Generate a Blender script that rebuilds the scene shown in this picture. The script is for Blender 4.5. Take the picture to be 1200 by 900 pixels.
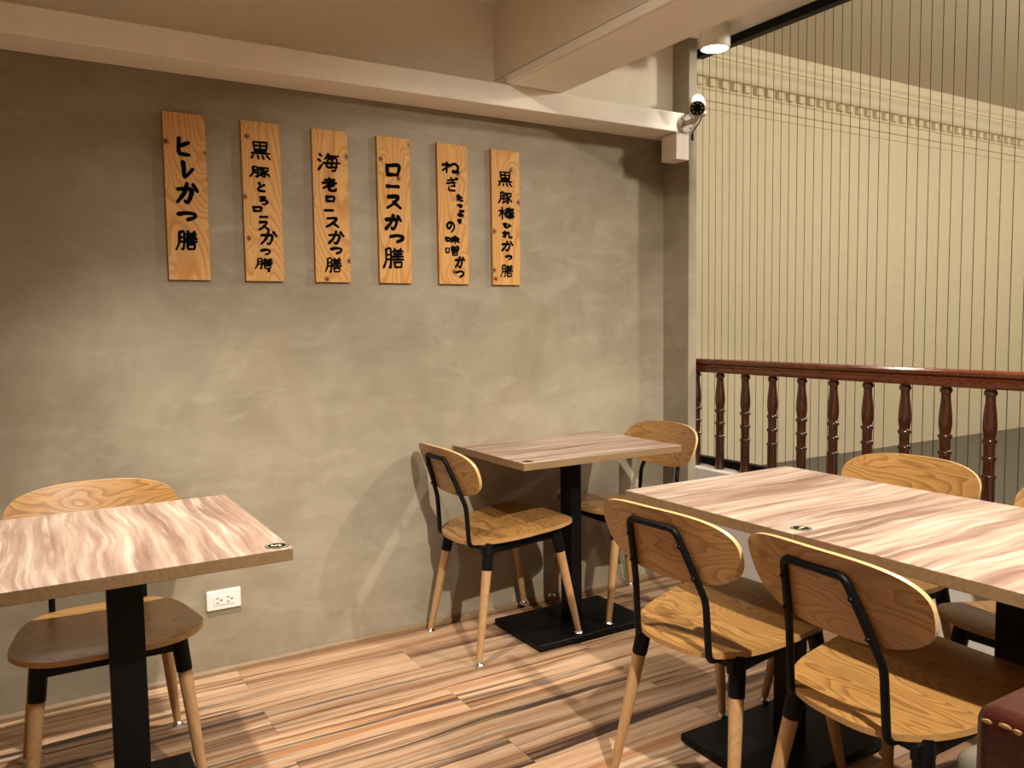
import bpy, bmesh, math, random
from mathutils import Vector, Matrix
for o in list(bpy.data.objects): bpy.data.objects.remove(o)
S = bpy.context.scene
COL = S.collection
random.seed(7)
R = math.radians

# ---------------------------------------------------------------- camera
yaw, pitch, roll, fpx = R(31.20126), R(4.19764), R(-0.76127), 951.62
fw = Vector((math.sin(yaw)*math.cos(pitch), math.cos(yaw)*math.cos(pitch), -math.sin(pitch)))
rt = Vector((math.cos(yaw), -math.sin(yaw), 0)); up = rt.cross(fw)
r2 = math.cos(roll)*rt + math.sin(roll)*up; u2 = -math.sin(roll)*rt + math.cos(roll)*up
cd = bpy.data.cameras.new('camera'); cam = bpy.data.objects.new('camera', cd); COL.objects.link(cam)
cd.sensor_width = 36; cd.lens = fpx*36/1200; cd.clip_start = .05
M4 = Matrix((r2, u2, -fw)).transposed().to_4x4(); M4.translation = (0, 0, 1.25)
cam.matrix_world = M4
S.camera = cam

# ---------------------------------------------------------------- world, lights, exposure
W = bpy.data.worlds.new('world'); S.world = W; W.use_nodes = True
W.node_tree.nodes['Background'].inputs[0].default_value = (1, .85, .68, 1)
W.node_tree.nodes['Background'].inputs[1].default_value = .02
S.view_settings.view_transform = 'Standard'; S.view_settings.look = 'None'
S.view_settings.gamma = 1; S.view_settings.use_curve_mapping = False
S.view_settings.exposure = 0.18
WARM = (1, .93, .83)
def spot(loc, watts, size=125, blend=.55, tgt=None, rad=.028, col=WARM):
    d = bpy.data.lights.new('downlight_or_fill', 'SPOT'); d.energy = watts; d.spot_size = R(size); d.spot_blend = blend
    d.shadow_soft_size = rad; d.color = col
    o = bpy.data.objects.new('downlight_or_fill', d); COL.objects.link(o); o.location = loc
    if tgt: o.rotation_euler = (Vector(tgt)-Vector(loc)).to_track_quat('-Z', 'Y').to_euler()
    return o
spot((.41, 2.12, 2.50), 230, 84, .8)
spot((2.695, 1.00, 2.44), 175, 135, .6)
spot((.90, -.20, 2.50), 445, 86, .9, (1.9, 2.3, .0))
spot((2.695, 2.68, 2.440), 18, 104, 1.0, None, .05)          # in the lamp that is in view
for x, y in ((-1.6, .2), (-1.4, -1.7), (.4, -1.9), (1.7, -2.0)):  # unseen fill spots, added so bounced light lifts the beams and upper walls
    spot((x, y, 2.50), 120, 95, .5)
for x in (4.2, 6.6, 9.0, 11.6):                              # unseen fill spots added to brighten the hall behind the railing
    spot((x, 1.2, 2.70), 120, 174, .3, (x, 4.87, 2.4), .10, (1, .92, .78))

# ---------------------------------------------------------------- node helpers
def srgb(r, g, b):
    f = lambda c: ((c/255+.055)/1.055)**2.4 if c > 10 else c/255/12.92
    return (f(r), f(g), f(b), 1)
class NT:
    def __init__(s, name):
        s.m = bpy.data.materials.new(name); s.m.use_nodes = True; s.t = s.m.node_tree
        s.b = s.t.nodes['Principled BSDF']
    def n(s, typ, ins=None, **kw):
        nd = s.t.nodes.new('ShaderNode'+typ)
        for k, v in kw.items(): setattr(nd, k, v)
        for k, v in (ins or {}).items():
            if isinstance(v, bpy.types.NodeSocket): s.t.links.new(v, nd.inputs[k])
            else: nd.inputs[k].default_value = v
        return nd
    def ramp(s, fac, stops, interp='LINEAR'):
        nd = s.t.nodes.new('ShaderNodeValToRGB'); s.t.links.new(fac, nd.inputs[0]); cr = nd.color_ramp
        cr.interpolation = interp
        while len(cr.elements) < len(stops): cr.elements.new(.5)
        for e, (p, c) in zip(cr.elements, stops): e.position = p; e.color = c
        return nd.outputs[0]
    def mix(s, fac, a, b, blend='MIX'):
        nd = s.t.nodes.new('ShaderNodeMix'); nd.data_type = 'RGBA'; nd.blend_type = blend
        for i, v in ((0, fac), (6, a), (7, b)):
            if isinstance(v, bpy.types.NodeSocket): s.t.links.new(v, nd.inputs[i])
            else: nd.inputs[i].default_value = v
        return nd.outputs[2]
    def coord(s, scale=(1, 1, 1), rnd=False, geo=False):
        c = s.n('TexCoord'); v = c.outputs['Object']
        if geo: v = s.n('NewGeometry').outputs['Position']
        if rnd:
            oi = s.n('ObjectInfo'); ml = s.n('Math', {0: oi.outputs['Random'], 1: 37.0}, operation='MULTIPLY')
            cb = s.n('CombineXYZ', {0: ml.outputs[0], 1: ml.outputs[0], 2: ml.outputs[0]})
            v = s.n('VectorMath', {0: v, 1: cb.outputs[0]}, operation='ADD').outputs[0]
        return s.n('Mapping', {'Vector': v, 'Scale': scale}).outputs[0]
    def noise(s, vec, scale, detail=4, rough=.55, dist=0):
        return s.n('TexNoise', {'Vector': vec, 'Scale': scale, 'Detail': detail, 'Roughness': rough, 'Distortion': dist}).outputs[0]
    def bump(s, h, strength=.2, dist=.002):
        nd = s.n('Bump', {'Height': h, 'Strength': strength, 'Distance': dist}); s.t.links.new(nd.outputs[0], s.b.inputs['Normal'])
    def col(s, c):
        if isinstance(c, bpy.types.NodeSocket): s.t.links.new(c, s.b.inputs['Base Color'])
        else: s.b.inputs['Base Color'].default_value = c
    def set(s, **kw):
        for k, v in kw.items():
            k = {'rough': 'Roughness', 'metal': 'Metallic', 'spec': 'Specular IOR Level', 'coat': 'Coat Weight', 'coatr': 'Coat Roughness'}[k]
            if isinstance(v, bpy.types.NodeSocket): s.t.links.new(v, s.b.inputs[k])
            else: s.b.inputs[k].default_value = v
        return s.m
def plain(name, c, rough=.5, metal=0, spec=.5, bump=0):
    t = NT(name); v = t.coord(); n = t.noise(v, 9, 3)
    t.col(t.mix(n, tuple(x*.93 for x in c[:3])+(1,), tuple(min(1, x*1.06) for x in c[:3])+(1,)))
    if bump: t.bump(t.noise(v, 260, 2), bump, .001)
    return t.set(rough=rough, metal=metal, spec=spec)

def concrete():
    t = NT('trowelled_plaster'); v = t.coord(geo=True)
    big = t.noise(v, 1.1, 4, .55, .3); mid = t.noise(v, 3.2, 7, .66, .5); fine = t.noise(v, 30, 5, .65)
    v2 = t.coord((1.2, 1, 3.0), geo=True); streak = t.noise(v2, 3.4, 6, .62, .9)
    c = t.ramp(mid, [(.28, srgb(133, 123, 104)), (.5, srgb(146, 136, 116)), (.72, srgb(158, 148, 128))])
    c = t.mix(t.ramp(big, [(.38, (0, 0, 0, 1)), (.62, (1, 1, 1, 1))]), t.mix(1.0, c, srgb(236, 231, 222), 'MULTIPLY'), c)
    c = t.mix(t.ramp(streak, [(.50, (0, 0, 0, 1)), (.70, (.34, .34, .34, 1))]), c, srgb(172, 163, 143))
    c = t.mix(t.ramp(fine, [(.60, (0, 0, 0, 1)), (.8, (.22, .22, .22, 1))]), c, srgb(102, 94, 78))
    pit = t.n('TexVoronoi', {'Vector': v, 'Scale': 13.0}).outputs[0]
    c = t.mix(t.ramp(pit, [(.015, (.6, .6, .6, 1)), (.035, (0, 0, 0, 1))]), c, srgb(70, 64, 54))
    t.col(c); t.bump(mid, .05, .01)
    return t.set(rough=.6, spec=.35)

def planks():
    t = NT('zebra_floor_planks'); v = t.coord((.14, 8, 8), rnd=True); oi = t.n('ObjectInfo')
    w = t.coord((1.2, 2.2, 2.2), rnd=True); warp = t.noise(w, 1.3, 3)
    sep = t.n('SeparateXYZ', {0: v})
    yy = t.n('Math', {0: warp, 1: .45, 2: sep.outputs[1]}, operation='MULTIPLY_ADD').outputs[0]
    vv = t.n('CombineXYZ', {0: sep.outputs[0], 1: yy, 2: sep.outputs[2]}).outputs[0]
    a = t.noise(vv, 1.7, 3, .55); b = t.noise(vv, 5.5, 4, .62); d = t.noise(vv, 2.6, 4, .62)
    c = t.ramp(a, [(.30, srgb(134, 100, 74)), (.40, srgb(172, 132, 98)), (.49, srgb(196, 158, 122)), (.57, srgb(208, 178, 146)), (.65, srgb(180, 130, 88)), (.75, srgb(146, 104, 74))])
    c = t.mix(t.ramp(d, [(.35, (.95, .95, .95, 1)), (.46, (0, 0, 0, 1))]), c, srgb(66, 45, 35))
    c = t.mix(t.ramp(b, [(.35, (.85, .85, .85, 1)), (.44, (0, 0, 0, 1))]), c, srgb(74, 50, 38))
    c = t.mix(t.ramp(b, [(.57, (0, 0, 0, 1)), (.70, (.7, .7, .7, 1))]), c, srgb(216, 196, 172))
    f = t.noise(t.coord((7, 300, 100), rnd=True), 1.0, 3, .6)
    c = t.mix(.5, c, t.mix(t.ramp(f, [(.3, (0, 0, 0, 1)), (.7, (1, 1, 1, 1))]), srgb(140, 112, 94), srgb(255, 250, 244)), 'MULTIPLY')
    hsv = t.n('HueSaturation', {'Color': c, 'Saturation': 1.0, 'Value': t.n('MapRange', {0: oi.outputs['Random'], 3: .68, 4: 1.0}).outputs[0]})
    t.col(hsv.outputs[0]); t.bump(f, .12, .001)
    return t.set(rough=.46, spec=.45)

def wood(name, cols, grain, sc=1.0, rough=.42, coat=0.0, rings=11.0, rnd=True, fib=.45, line=.7):
    """contour lines of a stretched noise; cols dark..light; grain = axis index the fibres run along"""
    t = NT(name)
    def S3(al, ac): return tuple(al if i == grain else ac for i in range(3))
    v = t.coord(S3(1.5*sc, 6.0*sc), rnd=rnd)
    n = t.noise(v, 1.0, 2, .45, .3)
    sw = t.n('Math', {0: t.n('Math', {0: n, 1: rings*2}, operation='MULTIPLY').outputs[0]}, operation='FRACT').outputs[0]
    f = t.noise(t.coord(S3(6*sc, 190*sc), rnd=rnd), 1.0, 3, .6)
    big = t.noise(v, .5, 2)
    g = t.ramp(sw, [(0, (0, 0, 0, 1)), (.55, (.35, .35, .35, 1)), (.9, (1, 1, 1, 1)), (1, (.15, .15, .15, 1))])
    c = t.mix(big, cols[1], cols[2])
    c = t.mix(t.n('Math', {0: g, 1: line}, operation='MULTIPLY').outputs[0], c, cols[0])
    c = t.mix(fib, c, t.mix(t.ramp(f, [(.32, (0, 0, 0, 1)), (.68, (1, 1, 1, 1))]), (.60, .54, .48, 1), (1, 1, 1, 1)), 'MULTIPLY')
    t.col(c); t.bump(f, .08, .0006)
    return t.set(rough=rough, coat=coat, coatr=.25)

def laminate():
    t = NT('ash_laminate'); v = t.coord((.35, 6.5, 6.5), rnd=True)
    w = t.noise(t.coord((2.2, 2.2, 2.2), rnd=True), 1.0, 2, .5)
    sep = t.n('SeparateXYZ', {0: v})
    yy = t.n('Math', {0: w, 1: .5, 2: sep.outputs[1]}, operation='MULTIPLY_ADD').outputs[0]
    vv = t.n('CombineXYZ', {0: sep.outputs[0], 1: yy, 2: sep.outputs[2]}).outputs[0]
    a = t.noise(vv, 2.2, 3, .5); b = t.noise(vv, 7.5, 5, .62)
    c = t.ramp(a, [(.30, srgb(122, 94, 80)), (.42, srgb(148, 118, 102)), (.55, srgb(170, 144, 126)), (.70, srgb(184, 164, 144))])
    c = t.mix(t.ramp(b, [(.50, (0, 0, 0, 1)), (.68, (.8, .8, .8, 1))]), c, srgb(208, 194, 178))
    c = t.mix(t.ramp(b, [(.32, (.65, .65, .65, 1)), (.46, (0, 0, 0, 1))]), c, srgb(112, 84, 70))
    f = t.noise(t.coord((9, 210, 200), rnd=True), 1.0, 3, .6)
    c = t.mix(.22, c, t.mix(f, srgb(150, 120, 100), (1, 1, 1, 1)), 'MULTIPLY')
    t.col(c); return t.set(rough=.36, spec=.5)

def pine():
    t = NT('pine_board'); v = t.coord((6, 6, 1.3), rnd=True)
    sp = t.n('SeparateXYZ', {0: t.coord((1, 1, 1), rnd=True)}); xz = t.n('CombineXYZ', {0: sp.outputs[0], 1: sp.outputs[2]}).outputs[0]
    k = t.n('TexVoronoi', {'Vector': xz, 'Scale': 6.6, 'Randomness': 1.0}, voronoi_dimensions='2D').outputs[0]
    kn = t.ramp(k, [(.0, (1, 1, 1, 1)), (.30, (0, 0, 0, 1))])
    n = t.n('Math', {0: kn, 1: .06, 2: t.noise(v, .8, 1, .4, .1)}, operation='MULTIPLY_ADD').outputs[0]
    sw = t.n('Math', {0: t.n('Math', {0: n, 1: 34.0}, operation='MULTIPLY').outputs[0]}, operation='FRACT').outputs[0]
    c = t.ramp(sw, [(0, srgb(204, 156, 92)), (.5, srgb(198, 149, 86)), (.88, srgb(178, 124, 64)), (1, srgb(202, 154, 90))])
    c = t.mix(t.ramp(k, [(.03, (1, 1, 1, 1)), (.05, (.5, .5, .5, 1)), (.10, (0, 0, 0, 1))]), c, srgb(88, 42, 14))
    t.col(c); return t.set(rough=.55, spec=.3)

def leather():
    t = NT('worn_red_leather'); v = t.coord()
    n = t.noise(v, 16, 5, .6, .6)
    c = t.mix(n, srgb(40, 13, 9), srgb(68, 25, 18))
    t.col(c); t.bump(t.noise(v, 90, 4, .6), .25, .003)
    return t.set(rough=.26, spec=.6)

def tile():
    t = NT('hall_floor_tile'); v = t.coord(geo=True)
    n = t.noise(v, .9, 4); br = t.n('TexBrick', {'Vector': v, 'Scale': 1.0, 'Mortar Size': .006, 'Brick Width': 1.2, 'Row Height': .6, 'Color1': srgb(84, 81, 78), 'Color2': srgb(90, 87, 83), 'Mortar': srgb(70, 66, 60)}).outputs[0]
    t.col(t.mix(.5, br, t.mix(n, srgb(76, 74, 71), srgb(98, 95, 90)))); return t.set(rough=.4)

MT = {}
MT['plaster'] = concrete(); MT['plank'] = planks()
MT['oak'] = wood('oak_veneer', [srgb(112, 74, 34), srgb(164, 119, 64), srgb(182, 138, 80)], 1, 1.3, .36, .15)
MT['oak_edge'] = wood('plywood_edge', [srgb(180, 140, 88), srgb(198, 160, 106), srgb(208, 174, 122)], 1, 1.5, .4, .1, fib=.2, line=.3)
MT['seat_rim'] = wood('seat_plywood_rim', [srgb(126, 88, 46), srgb(164, 122, 70), srgb(178, 136, 84)], 0, 1.5, .42, .1, fib=.25, line=.35)
MT['leg'] = wood('beech_leg', [srgb(134, 96, 58), srgb(166, 128, 84), srgb(178, 140, 96)], 2, 1.0, .45, .05, fib=.3, line=.4)
MT['lam'] = laminate()
MT['lam_edge'] = wood('laminate_edge', [srgb(100, 76, 50), srgb(126, 100, 68), srgb(138, 112, 78)], 0, 1.0, .5, fib=.4, line=.3)
MT['black'] = plain('black_powder_coat', (.0022, .0022, .0024), .5, 0, .16, .1)
MT['chrome'] = plain('chrome', (.75, .75, .76), .18, 1)
MT['cream'] = plain('cream_paint', srgb(240, 232, 217)[:3], .55, 0, .35)
MT['beige'] = plain('beige_paint', srgb(224, 213, 195)[:3], .6, 0, .3)
MT['ceil'] = plain('ceiling_paint', srgb(236, 229, 214)[:3], .7, 0, .2)
MT['pill'] = MT['plaster']
MT['hall'] = plain('hall_wall_paint', srgb(222, 208, 176)[:3], .6, 0, .3)
MT['hallceil'] = plain('hall_ceiling_paint', srgb(206, 190, 166)[:3], .7, 0, .2)
MT['knee'] = plain('white_wall_paint', srgb(200, 194, 186)[:3], .6, 0, .3)
MT['mahog'] = wood('dark_varnished_wood', [srgb(34, 14, 7), srgb(62, 29, 14), srgb(78, 38, 19)], 2, 1.2, .2, .4, fib=.35)
MT['mahog_y'] = wood('dark_varnished_rail', [srgb(50, 22, 10), srgb(88, 42, 19), srgb(108, 54, 27)], 1, 1.2, .2, .4, fib=.35)
MT['white'] = plain('white_plastic', srgb(226, 220, 210)[:3], .4)
MT['lampwhite'] = plain('white_enamel', srgb(222, 214, 198)[:3], .4)
MT['greyw'] = plain('grey_plastic', srgb(186, 178, 166)[:3], .45)
MT['cable'] = plain('dark_cable', (.02, .016, .012), .6)
MT['ink'] = plain('black_ink', (.003, .003, .0035), .95, 0, .05)
MT['pine'] = pine(); MT['pine_side'] = plain('pine_edge', srgb(170, 118, 62)[:3], .6)
MT['leather'] = leather(); MT['stuffing'] = plain('bared_leather', srgb(196, 164, 112)[:3], .7)
MT['fabric'] = plain('grey_fabric', srgb(98, 92, 76)[:3], .85, 0, .2, .3)
MT['tile'] = tile()
MT['sub'] = plain('subfloor', (.03, .022, .016), .9)
MT['dark'] = plain('dark_slot', (.01, .009, .008), .6)
MT['disc'] = plain('black_gloss_disc', (.006, .006, .006), .5, 0, .12)
MT['discline'] = plain('pale_print', srgb(196, 186, 150)[:3], .4)
def emis(name, c, s):
    t = NT(name); t.b.inputs['Emission Color'].default_value = c; t.b.inputs['Emission Strength'].default_value = s; t.col(c); return t.m
MT['glow'] = emis('lit_lens', (1, .95, .86, 1), 9.0)

# ---------------------------------------------------------------- mesh helpers
def tag(o, label=None, cat=None, group=None, kind=None):
    if label: o['label'] = label
    if cat: o['category'] = cat
    if group: o['group'] = group
    if kind: o['kind'] = kind
    return o
def link(name, me, parent=None, loc=None):
    o = bpy.data.objects.new(name, me); COL.objects.link(o)
    if parent: o.parent = parent
    if loc is not None: o.location = loc
    return o
def fin(name, bm, mats, parent=None, smooth=False, loc=None):
    me = bpy.data.meshes.new(name); bmesh.ops.recalc_face_normals(bm, faces=bm.faces[:])
    bm.to_mesh(me); bm.free()
    for m in (mats if isinstance(mats, (list, tuple)) else [mats]): me.materials.append(MT[m])
    if smooth:
        for p in me.polygons: p.use_smooth = True
        try: me.set_sharp_from_angle(angle=R(38))
        except Exception: pass
    return link(name, me, parent, loc)
def empty(name, loc, rot=(0, 0, 0)):
    o = bpy.data.objects.new(name, None); COL.objects.link(o); o.location = loc; o.rotation_euler = rot; o.empty_display_size = .05
    return o
def box(bm, x0, x1, y0, y1, z0, z1, bev=0, seg=1, mi=0):
    vs = [bm.verts.new((x, y, z)) for x in (x0, x1) for y in (y0, y1) for z in (z0, z1)]
    fs = [bm.faces.new([vs[i] for i in q]) for q in ((0, 1, 3, 2), (4, 6, 7, 5), (0, 4, 5, 1), (2, 3, 7, 6), (0, 2, 6, 4), (1, 5, 7, 3))]
    for f in fs: f.material_index = mi
    if bev:
        es = list({e for f in fs for e in f.edges})
        bmesh.ops.bevel(bm, geom=es, offset=bev, segments=seg, profile=.5, affect='EDGES')
    return fs
def B(name, x0, x1, y0, y1, z0, z1, mat, parent=None, bev=0, seg=1):
    bm = bmesh.new(); box(bm, x0, x1, y0, y1, z0, z1, bev, seg); return fin(name, bm, mat, parent)
def sweep(bm, pts, rad, n=10, caps=True):
    """tube along pts; rad a number or a list"""
    pts = [Vector(p) for p in pts]; rs = rad if isinstance(rad, (list, tuple)) else [rad]*len(pts)
    prev = None; rings = []
    for i, p in enumerate(pts):
        d = ((pts[min(i+1, len(pts)-1)]-p).normalized() + (p-pts[max(i-1, 0)]).normalized()).normalized()
        if prev is None:
            a = d.orthogonal().normalized()
        else:
            a = (prev - d*prev.dot(d)).normalized()
        prev = a; b = d.cross(a)
        rings.append([bm.verts.new(p + (a*math.cos(2*math.pi*k/n)+b*math.sin(2*math.pi*k/n))*rs[i]) for k in range(n)])
    for i in range(len(rings)-1):
        for k in range(n):
            bm.faces.new((rings[i][k], rings[i][(k+1) % n], rings[i+1][(k+1) % n], rings[i+1][k]))
    if caps: bm.faces.new(rings[0][::-1]); bm.faces.new(rings[-1])
def fillet(pts, rad, seg=5):
    pts = [Vector(p) for p in pts]; out = [pts[0]]
    for i in range(1, len(pts)-1):
        p = pts[i]; a = (pts[i-1]-p); b = (pts[i+1]-p); r = min(rad, a.length*.45, b.length*.45)
        A = p+a.normalized()*r; Bq = p+b.normalized()*r
        for k in range(seg+1):
            t = k/seg; out.append(A*(1-t)**2 + p*2*t*(1-t) + Bq*t*t)
    return out+[pts[-1]]
def lathe(bm, prof, n=20, axis='Z', at=(0, 0, 0), caps=True):
    at = Vector(at); rings = []
    for r, h in prof:
        ring = []
        for k in range(n):
            c, s = math.cos(2*math.pi*k/n)*r, math.sin(2*math.pi*k/n)*r
            v = {'Z': (c, s, h), 'Y': (c, h, s), 'X': (h, c, s)}[axis]
            ring.append(bm.verts.new(at+Vector(v)))
        rings.append(ring)
    for i in range(len(rings)-1):
        for k in range(n): bm.faces.new((rings[i][k], rings[i][(k+1) % n], rings[i+1][(k+1) % n], rings[i+1][k]))
    if caps: bm.faces.new(rings[0][::-1]); bm.faces.new(rings[-1])
def extrude_profile(bm, prof, a, b, axis):
    """closed profile of 2-d points swept from a to b along axis ('X': points are (y,z); 'Y': points are (x,z))"""
    mk = (lambda t, p: (t, p[0], p[1])) if axis == 'X' else (lambda t, p: (p[0], t, p[1]))
    A = [bm.verts.new(mk(a, p)) for p in prof]; C = [bm.verts.new(mk(b, p)) for p in prof]; n = len(prof)
    for i in range(n): bm.faces.new((A[i], A[(i+1) % n], C[(i+1) % n], C[i]))
    bm.faces.new(A[::-1]); bm.faces.new(C)
def copy_tree(o, parent=None):
    c = o.copy(); COL.objects.link(c); c.parent = parent
    for ch in list(o.children): copy_tree(ch, c)
    return c
ST = 'structure'

# ---------------------------------------------------------------- the setting
D = 3.01
fl = B('floor', -2.6, 2.745, -2.7, D, -.12, -.012, 'sub'); tag(fl, 'striped brown wood plank floor of the dining room', 'floor', kind=ST)
PW, PL = .19, 1.2
def plank_mesh(l, w):
    bm = bmesh.new(); box(bm, 0, l-.0007, 0, w-.0007, -.012, 0, .0003); me = bpy.data.meshes.new('plank'); bm.to_mesh(me); bm.free()
    me.materials.append(MT['plank']); return me
cache = {}
row = 0; y = 2.455+PW*2
while y > -2.75:
    off = 1.205 if row % 2 == 1 else 1.205+.62
    x = off - PL*5
    while x < 2.745:
        a, b = max(x, -2.6), min(x+PL, 2.745); c, d = max(y, -2.7), min(y+PW, D)
        if b-a > .02 and d-c > .02:
            k = (round(b-a, 3), round(d-c, 3))
            if k not in cache: cache[k] = plank_mesh(*k)
            link('plank', cache[k], fl, (a, c, 0))
        x += PL
    y -= PW; row += 1
tag(B('wall_left', -2.6, 2.69, D, D+.15, 0, 2.56, 'plaster'), 'grey beige trowelled plaster wall that carries the six wooden signs', 'wall', kind=ST)
tag(B('wall_rear', -2.6, 2.9, -2.85, -2.7, 0, 2.56, 'beige'), 'plain beige wall behind the viewer', 'wall', kind=ST)
tag(B('wall_side', -2.75, -2.6, -2.85, D+.15, 0, 2.56, 'beige'), 'plain beige wall beyond the left frame edge', 'wall', kind=ST)
tag(B('ceiling', -2.6, 2.90, -2.7, D, 2.548, 2.70, 'ceil'), 'cream painted ceiling above the beams', 'ceiling', kind=ST)
tag(B('wall_upper', -2.6, 2.69, 2.945, D, 2.19, 2.548, 'beige'), 'beige painted wall band above the cream ledge', 'wall', kind=ST)
tag(B('trim_1', -2.6, 2.69, 2.835, D, 2.116, 2.204, 'cream', None, .004, 2), 'cream box ledge running along the top of the plaster wall', 'ledge', kind=ST)
# cross beam with a small strip along its lower left edge
bm = bmesh.new(); box(bm, 1.722, 1.975, -2.7, 2.945, 2.204, 2.548)
cb = fin('trim_2', bm, 'cream'); tag(cb, 'thick cream ceiling beam crossing from the plaster wall', 'beam', kind=ST)
B('beam_strip', 1.708, 1.7225, -2.7, 2.835, 2.2055, 2.238, 'cream', cb, .003, 2)
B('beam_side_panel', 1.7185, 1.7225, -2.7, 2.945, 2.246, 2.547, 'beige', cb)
tag(B('trim_3', 2.69, 2.74, 2.836, 4.86, 0, 2.548, 'plaster', None, .002), 'grey plaster pilaster edge between the signs wall and the railing', 'pillar', kind=ST)
bb = bmesh.new(); extrude_profile(bb, [(D-.014, 0), (D, 0), (D, .022), (D-.004, .022), (D-.012, .012)], -2.6, 2.69, 'X')
tag(fin('baseboard_left', bb, 'lam_edge'), 'thin wooden skirting strip along the foot of the plaster wall', 'skirting', kind=ST)
tag(B('wall_right', 2.745, 2.93, -2.7, 2.99, 0, .556, 'knee', None, .003), 'low white wall carrying the dark wooden railing', 'wall', kind=ST)
# the hall beyond the railing
tag(B('floor_hall', 2.93, 14, -2.7, 4.87, -.1, 0, 'tile'), 'grey tile floor of the hall beyond the railing', 'floor', kind=ST)
tag(B('wall_far', 2.74, 14, 4.87, 5.0, 0, 3.42, 'hall'), 'pale yellow far wall of the hall below the moulded cornice', 'wall', kind=ST)
tag(B('ceiling_hall', 2.90, 14, -2.7, 5.0, 3.42, 3.55, 'hallceil'), 'beige ceiling of the hall above the cornice', 'ceiling', kind=ST)
tag(B('wall_hall_end', 14, 14.1, -2.7, 5.0, 0, 3.42, 'hall'), 'pale end wall of the hall', 'wall', kind=ST)
tag(B('wall_hall_near', 2.9, 14, -2.8, -2.7, 0, 3.42, 'hall'), 'pale near wall of the hall', 'wall', kind=ST)
tag(B('wall_bulkhead', 2.90, 2.98, -2.7, 4.87, 2.56, 3.42, 'hall'), 'bulkhead above the string screen on the hall side', 'wall', kind=ST)
F0 = 4.87
prof = [(F0, 2.955), (F0-.012, 2.955), (F0-.012, 3.008), (F0-.03, 3.014), (F0-.03, 3.088), (F0-.046, 3.098), (F0-.046, 3.108),
        (F0-.036, 3.112), (F0-.036, 3.175), (F0-.085, 3.182), (F0-.10, 3.20), (F0-.12, 3.25), (F0-.15, 3.285), (F0-.15, 3.30), (F0-.165, 3.306),
        (F0-.165, 3.33), (F0-.185, 3.35), (F0-.195, 3.38), (F0-.195, 3.42), (F0, 3.42)]
bm = bmesh.new(); extrude_profile(bm, prof, 2.745, 14, 'X')
co = fin('trim_4', bm, 'hall'); tag(co, 'moulded cornice with a row of dentils along the hall wall', 'cornice', kind=ST)
bm = bmesh.new(); box(bm, -.032, .032, -.037, .0, 0, .058, .004); dm = bpy.data.meshes.new('dentil'); bm.to_mesh(dm); bm.free(); dm.materials.append(MT['hall'])
for i in range(84): link('dentil', dm, co, (2.83+i*.132, F0-.036, 3.114))

# railing
rl = empty('railing', (2.80, 1.5, .556)); tag(rl, 'dark varnished turned wood railing standing on the low white wall', 'railing')
hp = [(-.030, 1.012), (.030, 1.012), (.034, 1.02), (.034, 1.034), (.028, 1.04), (.028, 1.046), (.040, 1.054), (.042, 1.066), (.034, 1.074), (-.034, 1.074), (-.042, 1.066), (-.040, 1.054), (-.028, 1.046), (-.028, 1.04), (-.034, 1.034), (-.034, 1.02)]
bm = bmesh.new(); extrude_profile(bm, [(p[0], p[1]-.556) for p in hp], -4.15, 1.47, 'Y'); fin('handrail', bm, 'mahog_y', rl, True)
bp = [(.0205, 0), (.0205, .148), (.0225, .151), (.024, .156), (.0225, .161), (.019, .164), (.0185, .168), (.019, .21), (.0225, .213), (.024, .2185), (.0225, .224), (.0185, .227), (.018, .232),
      (.0185, .268), (.0225, .271), (.0245, .277), (.0225, .283), (.018, .287), (.0195, .296), (.0225, .318), (.0225, .34), (.0205, .37), (.0165, .405), (.0155, .428), (.017, .432), (.021, .436), (.021, .446), (.0175, .449), (.0175, .457)]
bm = bmesh.new(); lathe(bm, bp, 16); b0 = fin('baluster', bm, 'mahog', rl, True)
b0.location = (0, 1.395, 0)
for i in range(1, 14):
    c = b0.copy(); COL.objects.link(c); c.location = (0, 1.395-.155*i, 0)
# string screen
sc = empty('string_screen', (2.86, 1.5, .556)); tag(sc, 'screen of thin taut vertical cords behind the dark railing', 'screen')
def loc_box(name, x0, x1, y0, y1, z0, z1, m, par, o): return B(name, x0-o[0], x1-o[0], y0-o[1], y1-o[1], z0-o[2], z1-o[2], m, par, .002)
O = (2.86, 1.5, .556)
loc_box('top_track', 2.838, 2.884, -2.65, 2.95, 2.510, 2.547, 'black', sc, O)
loc_box('bottom_track', 2.842, 2.882, -2.65, 2.95, .557, .592, 'black', sc, O)
bm = bmesh.new(); sweep(bm, [(0, 0, .03), (0, 0, 1.96)], .0014, 6); s0 = fin('cord', bm, 'cable', sc, True)
k = 0; y = 2.921; n = 0
while y > -.6:
    if n != 24:
        c = s0 if k == 0 else s0.copy()
        if k: COL.objects.link(c)
        c.location = (0, y-1.5, 0); k += 1
    y -= .0428 if n != 24 else .031
    n += 1

# ---------------------------------------------------------------- ceiling lamp in view
lp = empty('ceiling_downlight', (2.695, 2.68, 2.548)); tag(lp, 'lit white cylinder downlight under the ceiling beside the cord screen', 'lamp')
bm = bmesh.new(); lathe(bm, [(.062, 0), (.066, -.004), (.066, -.094), (.063, -.096), (.058, -.096), (.056, -.088), (.02, -.087)], 32); fin('housing', bm, 'lampwhite', lp, True)
bm = bmesh.new(); lathe(bm, [(.0005, -.0945), (.058, -.0945), (.058, -.0955), (.0005, -.0958)], 32); fin('lens', bm, 'glow', lp, True)

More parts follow.
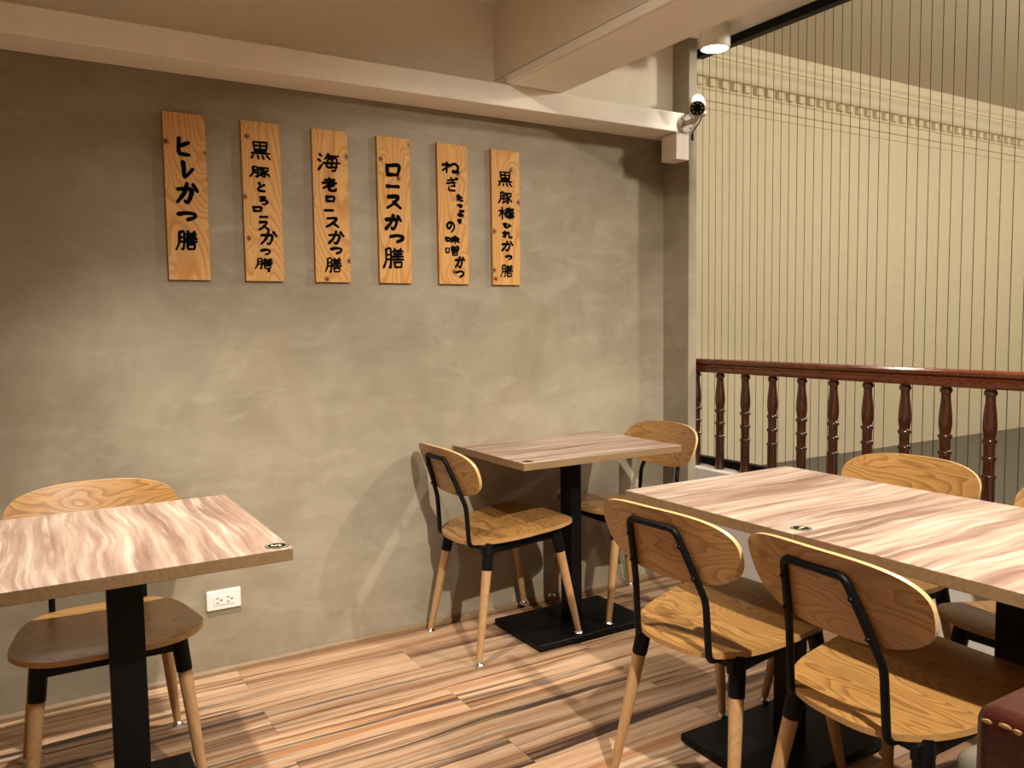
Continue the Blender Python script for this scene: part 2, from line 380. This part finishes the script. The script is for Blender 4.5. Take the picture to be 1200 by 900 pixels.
# ---------------------------------------------------------------- junction box and security camera
jb = empty('junction_box', (2.652, 2.885, 2.0)); tag(jb, 'small cream junction box hanging under the ledge below the camera', 'box')
bm = bmesh.new(); box(bm, -.042, .038, -.05, .05, -.005, .114, .003, 2); fin('body', bm, 'cream', jb)
bm = bmesh.new(); box(bm, -.044, .038, -.052, .052, .109, .115, .001); fin('lid_seam', bm, 'greyw', jb)
cc = empty('security_camera', (2.66, 2.835, 2.158)); tag(cc, 'white bullet security camera mounted at the end of the ledge', 'camera')
bm = bmesh.new(); lathe(bm, [(.044, 0), (.044, -.006), (.040, -.010), (.02, -.012)], 28, 'Y'); fin('mount_plate', bm, 'greyw', cc, True)
for a in (35, 145, 215, 325):
    bm = bmesh.new(); lathe(bm, [(.0045, -.0095), (.0045, -.0125), (.001, -.013)], 10, 'Y', (.033*math.cos(R(a)), 0, .033*math.sin(R(a)))); fin('screw', bm, 'dark', cc)
bm = bmesh.new(); sweep(bm, fillet([(0, -.008, 0), (.012, -.04, .002), (.022, -.06, .012), (.024, -.066, .045)], .03), .012, 12); fin('arm', bm, 'greyw', cc, True)
body = empty('camera_body', (0, 0, 0)); bpy.data.objects.remove(body)
ax = Vector((-.60, -.64, -.48)).normalized(); rm = Vector((0, 0, 1)).rotation_difference(ax).to_matrix().to_4x4()
def along(bm): bmesh.ops.transform(bm, matrix=Matrix.Translation((.012, -.07, .068)) @ rm, verts=bm.verts[:])
bm = bmesh.new(); lathe(bm, [(.02, -.085), (.030, -.08), (.032, -.072), (.032, .04), (.030, .046)], 28); along(bm); bd = fin('body', bm, 'greyw', cc, True)
bm = bmesh.new(); lathe(bm, [(.0345, -.03), (.036, -.028), (.036, .056), (.0345, .058), (.031, .056), (.031, .044)], 28, caps=False); along(bm); fin('hood', bm, 'greyw', bd, True)
bm = bmesh.new(); lathe(bm, [(.0305, .044), (.0305, .0475), (.012, .0478)], 24); along(bm); ln = fin('lens_face', bm, 'disc', bd, True)
bm = bmesh.new(); lathe(bm, [(.0105, .0475), (.0105, .050), (.006, .0525), (.001, .0535)], 18); along(bm); fin('lens', bm, 'disc', bd, True)
for q in range(8):
    a = q*math.pi/4; bm = bmesh.new(); lathe(bm, [(.0042, .0475), (.0036, .0505), (.001, .052)], 10, 'Z', (.0215*math.cos(a), .0215*math.sin(a), 0)); along(bm); fin('infrared_led', bm, 'greyw', bd, True)
bm = bmesh.new(); lathe(bm, [(.009, -.012), (.011, -.010), (.011, .012), (.008, .014)], 14, 'X', (.032, -.085, .030)); fin('pivot_knob', bm, 'greyw', cc, True)
bm = bmesh.new(); sweep(bm, fillet([(.045, -.07, .03), (.03, -.062, -.01), (.004, -.052, -.045), (-.002, -.05, -.065)], .03), .003, 8); cbl = fin('cable', bm, 'cable', cc, True)
bm = bmesh.new(); lathe(bm, [(.002, .016), (.007, .012), (.007, -.012), (.003, -.016)], 12, 'Z', (-.003, -.056, -.072)); fin('plug', bm, 'cable', cbl, True)

# ---------------------------------------------------------------- wall outlet
ou = empty('wall_outlet', (.588, D, .273)); tag(ou, 'white double socket outlet low on the plaster wall', 'outlet')
bm = bmesh.new(); box(bm, -.060, .060, -.012, 0, -.036, .036, .004, 2); fin('cover_plate', bm, 'white', ou)
bm = bmesh.new(); box(bm, -.036, .036, -.0145, -.010, -.017, .017, .001); ins = fin('socket_insert', bm, 'white', ou)
for dx in (-.018, .019):
    for dz in (-.0085, .0075): bm = bmesh.new(); box(bm, dx-.010, dx, -.0149, -.013, dz-.0014, dz+.0014); fin('slot', bm, 'dark', ins)
    bm = bmesh.new(); lathe(bm, [(.0032, -.0149), (.0032, -.013)], 10, 'Y', (dx+.008, 0, 0)); fin('ground_hole', bm, 'dark', ins)

# ---------------------------------------------------------------- tables
def table(name, cx, cy, lx, ly, rz, label, px=None, pdx=0.0, pdy=0.0):
    """grain and long side of the base along local x"""
    t = empty(name, (cx, cy, 0), (0, 0, rz)); tag(t, label, 'table')
    bm = bmesh.new(); box(bm, -lx/2, lx/2, -ly/2, ly/2, .7225, .7494, .0012); fin('table_edge_core', bm, 'lam_edge', t)
    bm = bmesh.new(); box(bm, -lx/2, lx/2, -ly/2, ly/2, .7492, .7505, .0004); fin('table_top', bm, 'lam', t)
    bm = bmesh.new(); box(bm, -.025+pdx, .025+pdx, -.04+pdy, .04+pdy, .03, .718, .003, 2); fin('column', bm, 'black', t)
    bm = bmesh.new(); box(bm, -.15+pdx, .15+pdx, -.04+pdy, .04+pdy, .712, .7224); box(bm, -.03+pdx, .03+pdx, -.15+pdy, .15+pdy, .7125, .7222); fin('top_bracket', bm, 'black', t)
    bm = bmesh.new(); box(bm, -.27+pdx, .27+pdx, -.175+pdy, .175+pdy, .006, .030, .005, 3); bs = fin('base_plate', bm, 'black', t)
    for sx in (-1, 1):
        for sy in (-1, 1):
            bm = bmesh.new(); lathe(bm, [(.012, 0), (.014, .002), (.014, .0065)], 12, 'Z', (sx*.24+pdx, sy*.15+pdy, 0)); fin('leveller', bm, 'black', bs)
    return t
table('square_table', .209, 2.163, .707, .60, R(90), 'square wood-top table at far left with the number 5 disc', None, 0, .018)
table('square_table', 1.907, 2.728, .757, .56, 0, 'wood-top table pushed against the plaster wall between two chairs', None, 0, -.033)
table('square_table', 1.886, 1.573, .708, .617, 0, 'wood-top table at right joined to its twin, the one nearer the plaster wall', None, .010, -.003)
table('square_table', 1.888, .955, .708, .617, 0, 'wood-top table at right joined to its twin, the one cut by the frame edge', None, .040, 0)

# number discs (flat round stickers)
def arc_text(ch, size):
    cu = bpy.data.curves.new('digit', 'FONT'); cu.body = ch; cu.size = size; cu.align_x = 'CENTER'; cu.align_y = 'CENTER'; cu.extrude = .0002; cu.offset = .0006; cu.resolution_u = 3
    o = bpy.data.objects.new('tmp', cu); COL.objects.link(o); bpy.context.view_layer.update()
    me = bpy.data.meshes.new_from_object(o.evaluated_get(bpy.context.evaluated_depsgraph_get())); bpy.data.objects.remove(o); return me
def disc(x, y, r, label, digit, rz=0):
    d = empty('number_disc', (x, y, .7505), (0, 0, rz)); tag(d, label, 'table number', 'round number stickers on the table tops')
    bm = bmesh.new(); lathe(bm, [(r, 0), (r, .0008), (.001, .001)], 36); fin('disc', bm, 'disc', d)
    bm = bmesh.new(); lathe(bm, [(r*.84, .0008), (r*.84, .0012), (r*.89, .0012), (r*.89, .0008)], 36, caps=False); fin('ring', bm, 'discline', d)
    if digit:
        me = arc_text(digit, r*1.25); me.materials.clear(); me.materials.append(MT['discline']); link('digit', me, d, (0, 0, .0013))
disc(.483, 1.848, .0262, 'black round sticker printed with 5 on the far left table corner', '5', R(60))
disc(1.567, 2.483, .0215, 'black round sticker on the corner of the table against the wall', None)
disc(1.590, 1.289, .0245, 'black round sticker beside the seam of the two joined tables', '7', R(-60))

# ---------------------------------------------------------------- chairs (local x forward, origin between the rear feet)
def polar_sheet(bm, bound, zf, th, rings=7, n=64, nf=None):
    """sheet bounded by bound(a)->(u,v); zf(u,v)->3-d point of the upper side; lower side th away along nf; rim gets material 1"""
    def layer(off):
        c = bm.verts.new(zf(*[0.0, 0.0], off)); L = []
        for i in range(1, rings+1):
            k = (i/rings)**.8; L.append([bm.verts.new(zf(*(k*q for q in bound(2*math.pi*j/n)), off)) for j in range(n)])
        return c, L
    c0, A = layer(0); c1, Bq = layer(th)
    for c, L, rev in ((c0, A, False), (c1, Bq, True)):
        for j in range(n):
            f = (c, L[0][j], L[0][(j+1) % n]); bm.faces.new(f[::-1] if rev else f)
            for i in range(rings-1):
                q = (L[i][j], L[i+1][j], L[i+1][(j+1) % n], L[i][(j+1) % n]); bm.faces.new(q[::-1] if rev else q)
    for j in range(n):
        f = bm.faces.new((A[-1][j], Bq[-1][j], Bq[-1][(j+1) % n], A[-1][(j+1) % n])); f.material_index = 1
def se(a, n):                       # superellipse unit point
    c, s = math.cos(a), math.sin(a)
    return math.copysign(abs(c)**(2/n), c), math.copysign(abs(s)**(2/n), s)
def make_chair():
    t = empty('dining_chair', (0, 0, 0))
    # seat
    def sb(a):
        c, s = se(a, 4.4 if math.cos(a) > 0 else 3.0); x = .2325*c
        hw = .188+.044*min(1, max(0, (x+.2325)/.36)); return x, hw*s
    def sz(x, y, off):
        u = (x+.2325)/.465
        z = .440+.022*u + .010*(y/.22)**2*(1-.5*u) - .006*math.sin(math.pi*min(1, u*1.05))
        if u > .82: z -= .010*((u-.82)/.18)**2
        return Vector((x+.2575, y, z-off))
    bm = bmesh.new(); polar_sheet(bm, sb, sz, .014); fin('seat', bm, ['oak', 'seat_rim'], t, True)
    # backrest
    def bb(a):
        c, s = se(a, 2.75); h = .096*s
        return c*(.238-.018*(.5-.5*s)), h
    def bz(y, h, off):
        z = .706+h
        x = .017 - .29*(z-.70) + .040*(y/.236)**2
        return Vector((x+.0 + .0 - off, y, z))
    bm = bmesh.new(); polar_sheet(bm, bb, bz, .0115); fin('backrest', bm, ['oak', 'oak_edge'], t, True)
    # bent steel tube carrying the backrest
    pts = [(.12, .128, .424), (.040, .122, .424), (.040, .120, .575), (-.012, .078, .758)]
    path = pts + [(p[0], -p[1], p[2]) for p in pts[::-1]]
    bm = bmesh.new(); sweep(bm, fillet(path, .020, 5), .0088, 12); bf = fin('back_tube', bm, 'black', t, True)
    for s in (-1, 1):
        for z, y_ in ((.715, .087), (.635, .106)):
            bm = bmesh.new(); lathe(bm, [(.004, -.0105), (.0055, -.008), (.005, .008)], 10, 'X', (.040-.284*(z-.575)-.002, s*y_, z)); fin('screw', bm, 'black', bf, True)
    # seat frame: ring of flat bars
    bm = bmesh.new()
    for s in (-1, 1):
        box(bm, .07, .40, s*.158-.011, s*.158+.011, .392, .431, .003)
    box(bm, .388, .412, -.168, .168, .392, .436, .003); box(bm, .09, .114, -.158, .158, .396, .428, .003)
    fin('seat_frame', bm, 'black', t)
    # legs
    for fx, tx, ty in ((0, .105, .156), (.45, .398, .162)):
        for s in (-1, 1):
            a = Vector((fx, s*.205, .012)); b = Vector((tx, s*ty, .43)); d = b-a
            P = lambda z: a+d*((z-.012)/.418)
            bm = bmesh.new(); sweep(bm, [P(.012), P(.02), P(.12), P(.345)], [.0105, .0115, .0145, .0185], 16); lg = fin('leg', bm, 'leg', t, True)
            bm = bmesh.new(); sweep(bm, [P(.336), P(.34), P(.432)], [.0195, .0205, .0215], 16); fin('leg_socket', bm, 'black', lg, True)
            bm = bmesh.new(); lathe(bm, [(.016, 0), (.0175, .002), (.0175, .006), (.012, .012), (.010, .016)], 16, 'Z', (fx, s*.205, 0)); fin('foot_glide', bm, 'chrome', lg, True)
    return t
proto = make_chair()
TILT = math.atan(.030/.45)
spots = [((1.385, 2.75), 0, TILT, 'oak dining chair left of the table against the wall, side view'),
         ((2.44, 2.76), 180, TILT, 'oak dining chair right of the table against the wall, beside the pilaster'),
         ((1.375, 1.518), 4, TILT, 'oak dining chair seen from behind at the joined tables, the left one'),
         ((1.405, 1.055), -4, TILT, 'oak dining chair seen from behind at the joined tables, beside the red leather bench'),
         ((2.455, 1.578), 184, TILT, 'oak dining chair on the railing side of the joined tables, backrest wholly in view'),
         ((2.45, 1.005), 180, TILT, 'oak dining chair on the railing side of the joined tables, cut by frame edge'),
         ((.166, 2.685), -90, 0, 'oak dining chair with its back to the wall behind the far left table')]
for i, ((x, y), a, tl, lab) in enumerate(spots):
    c = proto if i == 0 else copy_tree(proto)
    c.location = (x, y, 0); c.rotation_euler = (0, -tl, R(a)); tag(c, lab, 'chair', 'oak dining chairs at the tables')

# ---------------------------------------------------------------- leather bench at the lower right
bn = empty('leather_bench', (1.30, .0, 0)); tag(bn, 'worn dark red leather bench corner at the lower right of the frame', 'bench')
bm = bmesh.new(); box(bm, -.27, .33, -.75, .565, .44, .755, .022, 4)
cu_ = fin('leather_cushion', bm, 'leather', bn, True)
bm = bmesh.new(); box(bm, -.14, .33, -.72, .67, .0, .439, .03, 3); box(bm, -.14, .33, .572, .67, .30, .61, .03, 3); fin('base', bm, 'fabric', bn, True)
rr = random.Random(3)
for k in range(14):         # worn patches along the top edge where the leather has cracked
    bm = bmesh.new(); n = 9; yy = .548-.021*k+rr.uniform(-.006, .006); L = rr.uniform(.004, .011)
    zz = .7425+rr.uniform(-.006, .004); vs = []
    c = bm.verts.new((-.2712, yy, zz))
    for j in range(n):
        a = 2*math.pi*j/n; vs.append(bm.verts.new((-.2703, yy+L*math.cos(a)*rr.uniform(.7, 1.2), zz-.002+.0032*math.sin(a)*rr.uniform(.6, 1.3))))
    for j in range(n): bm.faces.new((c, vs[j], vs[(j+1) % n]))
    fin('worn_patch', bm, 'stuffing', cu_)

# ---------------------------------------------------------------- brush lettering: strokes in a unit box, y up
G = {
'hi': [[(.18, 1), (.16, .35), (.3, .1), (.95, .05)], [(.9, .78), (.55, .66), (.2, .55)]],
're': [[(.12, 1), (.2, .6), (.25, .08), (.55, .22), (1, .6)]],
'ka': [[(.08, .70), (.55, .74), (.74, .66), (.66, .3), (.52, .04), (.40, .12)], [(.52, 1), (.36, .5), (.04, .05)], [(.82, .95), (1, .66)]],
'tsu': [[(0, .78), (.5, .98), (.92, .80), (.86, .34), (.5, 0)]],
'zen': [[(.14, .95), (.13, .4), (0, .02)], [(.14, .95), (.36, .97), (.36, .1), (.28, .05)], [(.15, .68), (.34, .69)], [(.14, .44), (.34, .45)],
        [(.56, 1), (.62, .90)], [(.88, 1), (.80, .90)], [(.48, .86), (.98, .88)], [(.53, .73), (.93, .74)], [(.45, .59), (1, .61)], [(.73, .9), (.73, .46)], [(.45, .44), (1, .46)],
        [(.55, .30), (.57, .05), (.90, .06), (.92, .32), (.55, .30)]],
'kuro': [[(.16, .98), (.2, .56), (.82, .58), (.86, 1), (.16, .98)], [(.5, .98), (.5, .36)], [(.2, .78), (.82, .79)], [(.22, .47), (.8, .48)], [(.04, .33), (.96, .36)],
         [(.12, .2), (.02, .02)], [(.36, .18), (.38, .04)], [(.60, .18), (.66, .04)], [(.84, .2), (.98, .04)]],
'buta': [[(.16, .98), (.14, .4), (0, .02)], [(.16, .98), (.38, .99), (.38, .08), (.30, .04)], [(.17, .70), (.36, .71)], [(.16, .44), (.36, .45)],
         [(.5, .95), (.98, .97)], [(.76, .94), (.5, .70)], [(.64, .80), (.76, .5), (.74, .06), (.62, .08)], [(.72, .58), (.48, .42)], [(.75, .38), (.46, .14)], [(.95, .74), (.78, .54)], [(.78, .54), (1, .18)]],
'to': [[(.3, 1), (.42, .56)], [(.95, .78), (.45, .56), (.1, .26), (.3, .05), (.95, .04)]],
'ro': [[(.16, .92), (.75, .95), (.1, .42), (.6, .58), (.98, .36), (.75, .06), (.4, .02)]],
'RO': [[(.04, .96), (.10, .04)], [(.04, .92), (.98, 1), (.9, .08)], [(.1, .1), (.92, .14)]],
'bar': [[(.02, .35), (.98, .7)]],
'SU': [[(.1, .93), (.8, .98), (.5, .45), (.02, .04)], [(.5, .5), (.98, .06)]],
'maru': [[(.5, 1), (.05, .5), (.5, 0), (.95, .5), (.5, 1)]],
'umi': [[(.06, .95), (.16, .86)], [(.0, .64), (.12, .56)], [(.02, .06), (.18, .38)], [(.46, 1), (.30, .70)], [(.42, .88), (.92, .92)], [(.46, .74), (.40, .26), (.86, .28)], [(.46, .74), (.84, .76), (.80, .1), (.66, .04)], [(.24, .46), (1, .52)], [(.64, .68), (.62, .56)], [(.62, .44), (.60, .34)]],
'oi': [[(.2, .84), (.82, .88)], [(.5, 1), (.5, .62)], [(.02, .60), (.98, .64)], [(.86, .9), (.5, .5), (.06, .18)], [(.82, .46), (.5, .34)], [(.5, .48), (.48, .08), (.9, .04), (.96, .2)]],
'ne': [[(.25, 1), (.25, 0)], [(.02, .74), (.40, .78), (.02, .18)], [(.36, .62), (.68, .92), (.9, .68), (.86, .2), (.64, .06), (.62, .24), (.98, .08)]],
'gi': [[(.12, .78), (.72, .86)], [(.06, .56), (.80, .66)], [(.40, 1), (.70, .40)], [(.70, .40), (.36, .36)], [(.2, .26), (.22, .06), (.7, .04)], [(.80, .98), (.86, .88)], [(.92, 1), (.98, .90)]],
'ta': [[(.05, .76), (.6, .80)], [(.36, 1), (.08, .02)], [(.52, .54), (.95, .56)], [(.46, .26), (.58, .06), (1, .06)]],
'bu': [[(.42, .98), (.56, .84)], [(.52, .72), (.42, .48), (.58, .28), (.46, .06), (.3, .1)], [(.2, .46), (.04, .14)], [(.68, .40), (.86, .14)], [(.76, 1), (.84, .86)], [(.92, 1), (1, .86)]],
'ri': [[(.14, .92), (.10, .45), (.24, .56)], [(.78, 1), (.84, .5), (.42, .02)]],
'no': [[(.60, .88), (.42, .40), (.14, .44), (.10, .78), (.45, 1), (.86, .84), (.90, .40), (.58, .02)]],
'mi': [[(.04, .74), (.08, .28), (.30, .30), (.32, .76), (.04, .74)], [(.5, .80), (.94, .82)], [(.42, .56), (1, .60)], [(.70, 1), (.70, 0)], [(.68, .54), (.42, .14)], [(.72, .54), (1, .14)]],
'so': [[(.02, .72), (.06, .26), (.26, .28), (.28, .74), (.02, .72)], [(.5, 1), (.58, .90)], [(.9, 1), (.80, .90)], [(.42, .86), (.44, .52), (.96, .53), (1, .88), (.42, .86)], [(.70, .86), (.70, .52)], [(.44, .69), (.96, .70)], [(.52, .42), (.54, .02), (.88, .02), (.90, .42), (.52, .42)], [(.54, .22), (.88, .23)]],
'bou': [[(.02, .70), (.42, .74)], [(.22, 1), (.22, .0)], [(.22, .66), (.02, .26)], [(.24, .6), (.38, .44)], [(.50, .88), (.96, .90)], [(.52, .72), (.94, .74)], [(.44, .55), (1, .57)], [(.70, 1), (.40, .26)], [(.72, .6), (1, .28)], [(.54, .32), (.88, .33)], [(.50, .16), (.92, .17)], [(.71, .44), (.71, 0)]],
'hira_hi': [[(.06, .86), (.42, .92), (.18, .40), (.40, .04), (.72, .30), (.70, .96), (.80, .62), (1, .44)]],
'hira_re': [[(.24, 1), (.24, 0)], [(.02, .72), (.38, .76), (.02, .18)], [(.34, .56), (.62, .88), (.70, .60), (.68, .10), (1, .14)]],
}
SIGNS = [
 (.518, [('hi', -6, 168, 56, 70), ('re', 4, 90, 49, 66), ('ka', 0, 12, 81, 81), ('tsu', 0, -65, 71, 37), ('zen', -7, -149, 74, 71)], 'two katakana characters at its top, leftmost of the six', 11),
 (.775, [('kuro', -3, 181, 77, 68), ('buta', -8, 105, 75, 42), ('to', -5, 52, 36, 38), ('ro', 2, 5, 39, 36), ('RO', -21, -27, 37, 25), ('bar', 1, -53, 33, 13), ('SU', 1, -85, 43, 39), ('ka', 16, -128, 68, 57), ('tsu', 5, -178, 41, 27), ('zen', -4, -220, 66, 43), ('maru', 13, -245, 13, 13)], 'eleven small brushed marks, second from left', 7.5),
 (1.03, [('umi', -5, 161, 92, 72), ('oi', -6, 81, 65, 57), ('RO', -5, 27, 42, 29), ('bar', -11, -15, 42, 15), ('SU', 2, -60, 60, 46), ('ka', 13, -116, 70, 57), ('tsu', 15, -164, 53, 31), ('zen', 0, -219, 68, 60)], 'the large character for sea at its top, third from left', 8.5),
 (1.285, [('RO', -5, 154, 67, 56), ('bar', -5, 93, 63, 17), ('SU', -2, 32, 71, 62), ('ka', -8, -47, 80, 69), ('tsu', 8, -108, 69, 39), ('zen', -10, -186, 93, 85)], 'a bold square character at its top, fourth from left', 11.5),
 (1.5425, [('ne', -7, 187, 88, 50), ('gi', -2, 121, 63, 62), ('ta', 30, 69, 37, 34), ('tsu', 30, 36, 30, 20), ('bu', 34, 5, 38, 34), ('ri', 29, -27, 25, 25), ('no', -13, -52, 48, 50), ('mi', -7, -102, 72, 36), ('so', -8, -146, 68, 45), ('ka', 26, -193, 54, 54), ('tsu', 27, -241, 45, 33)], 'zigzagging lettering in two columns, fifth from left', 8),
 (1.794, [('kuro', -3, 161, 76, 69), ('buta', -4, 83, 71, 52), ('bou', 2, 19, 84, 57), ('hira_hi', 4, -32, 50, 27), ('hira_re', 5, -70, 53, 37), ('ka', 3, -119, 64, 50), ('tsu', 11, -167, 39, 26), ('zen', -1, -224, 64, 56)], 'eight brushed characters, rightmost of the six', 8),
]
def catmull(p, seg=6):
    if len(p) == 2: return [p[0].lerp(p[1], k/3) for k in range(4)]
    q = [p[0]*2-p[1]]+p+[p[-1]*2-p[-2]]; out = []
    for i in range(1, len(q)-2):
        for k in range(seg):
            t = k/seg; a, b, c, d = q[i-1], q[i], q[i+1], q[i+2]
            out.append(.5*((2*b)+(c-a)*t+(2*a-5*b+4*c-d)*t*t+(3*b-a-3*c+d)*t*t*t))
    return out+[p[-1]]
def stroke(bm, pts, w, ph, yd):
    """flat brush stroke with round ends, drawn in the x-z plane at depth yd"""
    sharp = len(pts) > 3 and pts[0] == pts[-1]
    pv = [Vector(p) for p in pts]
    line = catmull(pv) if not sharp else [a.lerp(b, k/4) for a, b in zip(pv, pv[1:]) for k in range(4)]+[pv[-1]]
    n = len(line); Lf = []; Rt = []
    def wid(i):
        t = i/(n-1); return w*.5*(1.08-.22*t+.14*math.sin(5*t+ph))
    for i, p in enumerate(line):
        d = (line[min(i+1, n-1)]-line[max(i-1, 0)]).normalized(); nn = Vector((-d.y, d.x)); h = wid(i)
        Lf.append(p+nn*h); Rt.append(p-nn*h)
    mk = lambda q: bm.verts.new((q.x, yd, q.y))
    a = [mk(q) for q in Lf]; b = [mk(q) for q in Rt]
    for i in range(n-1): bm.faces.new((a[i], a[i+1], b[i+1], b[i]))
    for end in (0, n-1):
        p = line[end]; h = wid(end); ring = [mk(p+Vector((math.cos(2*math.pi*k/10), math.sin(2*math.pi*k/10)))*h) for k in range(10)]
        for v in ring: v.co.y -= .0001
        bm.faces.new(ring)
for si, (cx, chars, lab, bw) in enumerate(SIGNS):
    sg = empty('wooden_sign', (cx, D, 1.7005)); tag(sg, 'narrow pine board sign with '+lab, 'sign', 'pine menu signs on the plaster wall')
    bm = bmesh.new(); fs = box(bm, -.0685, .0685, -.018, -.002, -.2825, .2825, .0008); bm.faces.ensure_lookup_table(); bm.normal_update()
    bmesh.ops.recalc_face_normals(bm, faces=bm.faces[:])
    for f in bm.faces: f.material_index = 0 if f.normal.y < -.9 else 1
    fin('board', bm, ['pine', 'pine_side'], sg)
    rr = random.Random(si+20)
    for ci, (g, x, z, w, h) in enumerate(chars):
        dense = len(G[g]) > 6
        pw = bw*(.84 if g in ('zen', 'so') else 1.08 if dense else 1.28)/1000
        bm = bmesh.new(); iw, ih = max(.004, w/1000-pw), max(.004, h/1000-pw); sk = rr.uniform(-.04, .05)
        for k, s in enumerate(G[g]):
            pts = [((u-.5)*iw + (v-.5)*ih*sk, (v-.5)*ih) for u, v in s]
            stroke(bm, pts, pw, rr.uniform(0, 6), -.0004-.00006*k)
        o = fin('character', bm, 'ink', sg); o.location = (x/1000, -.0182, z/1000)
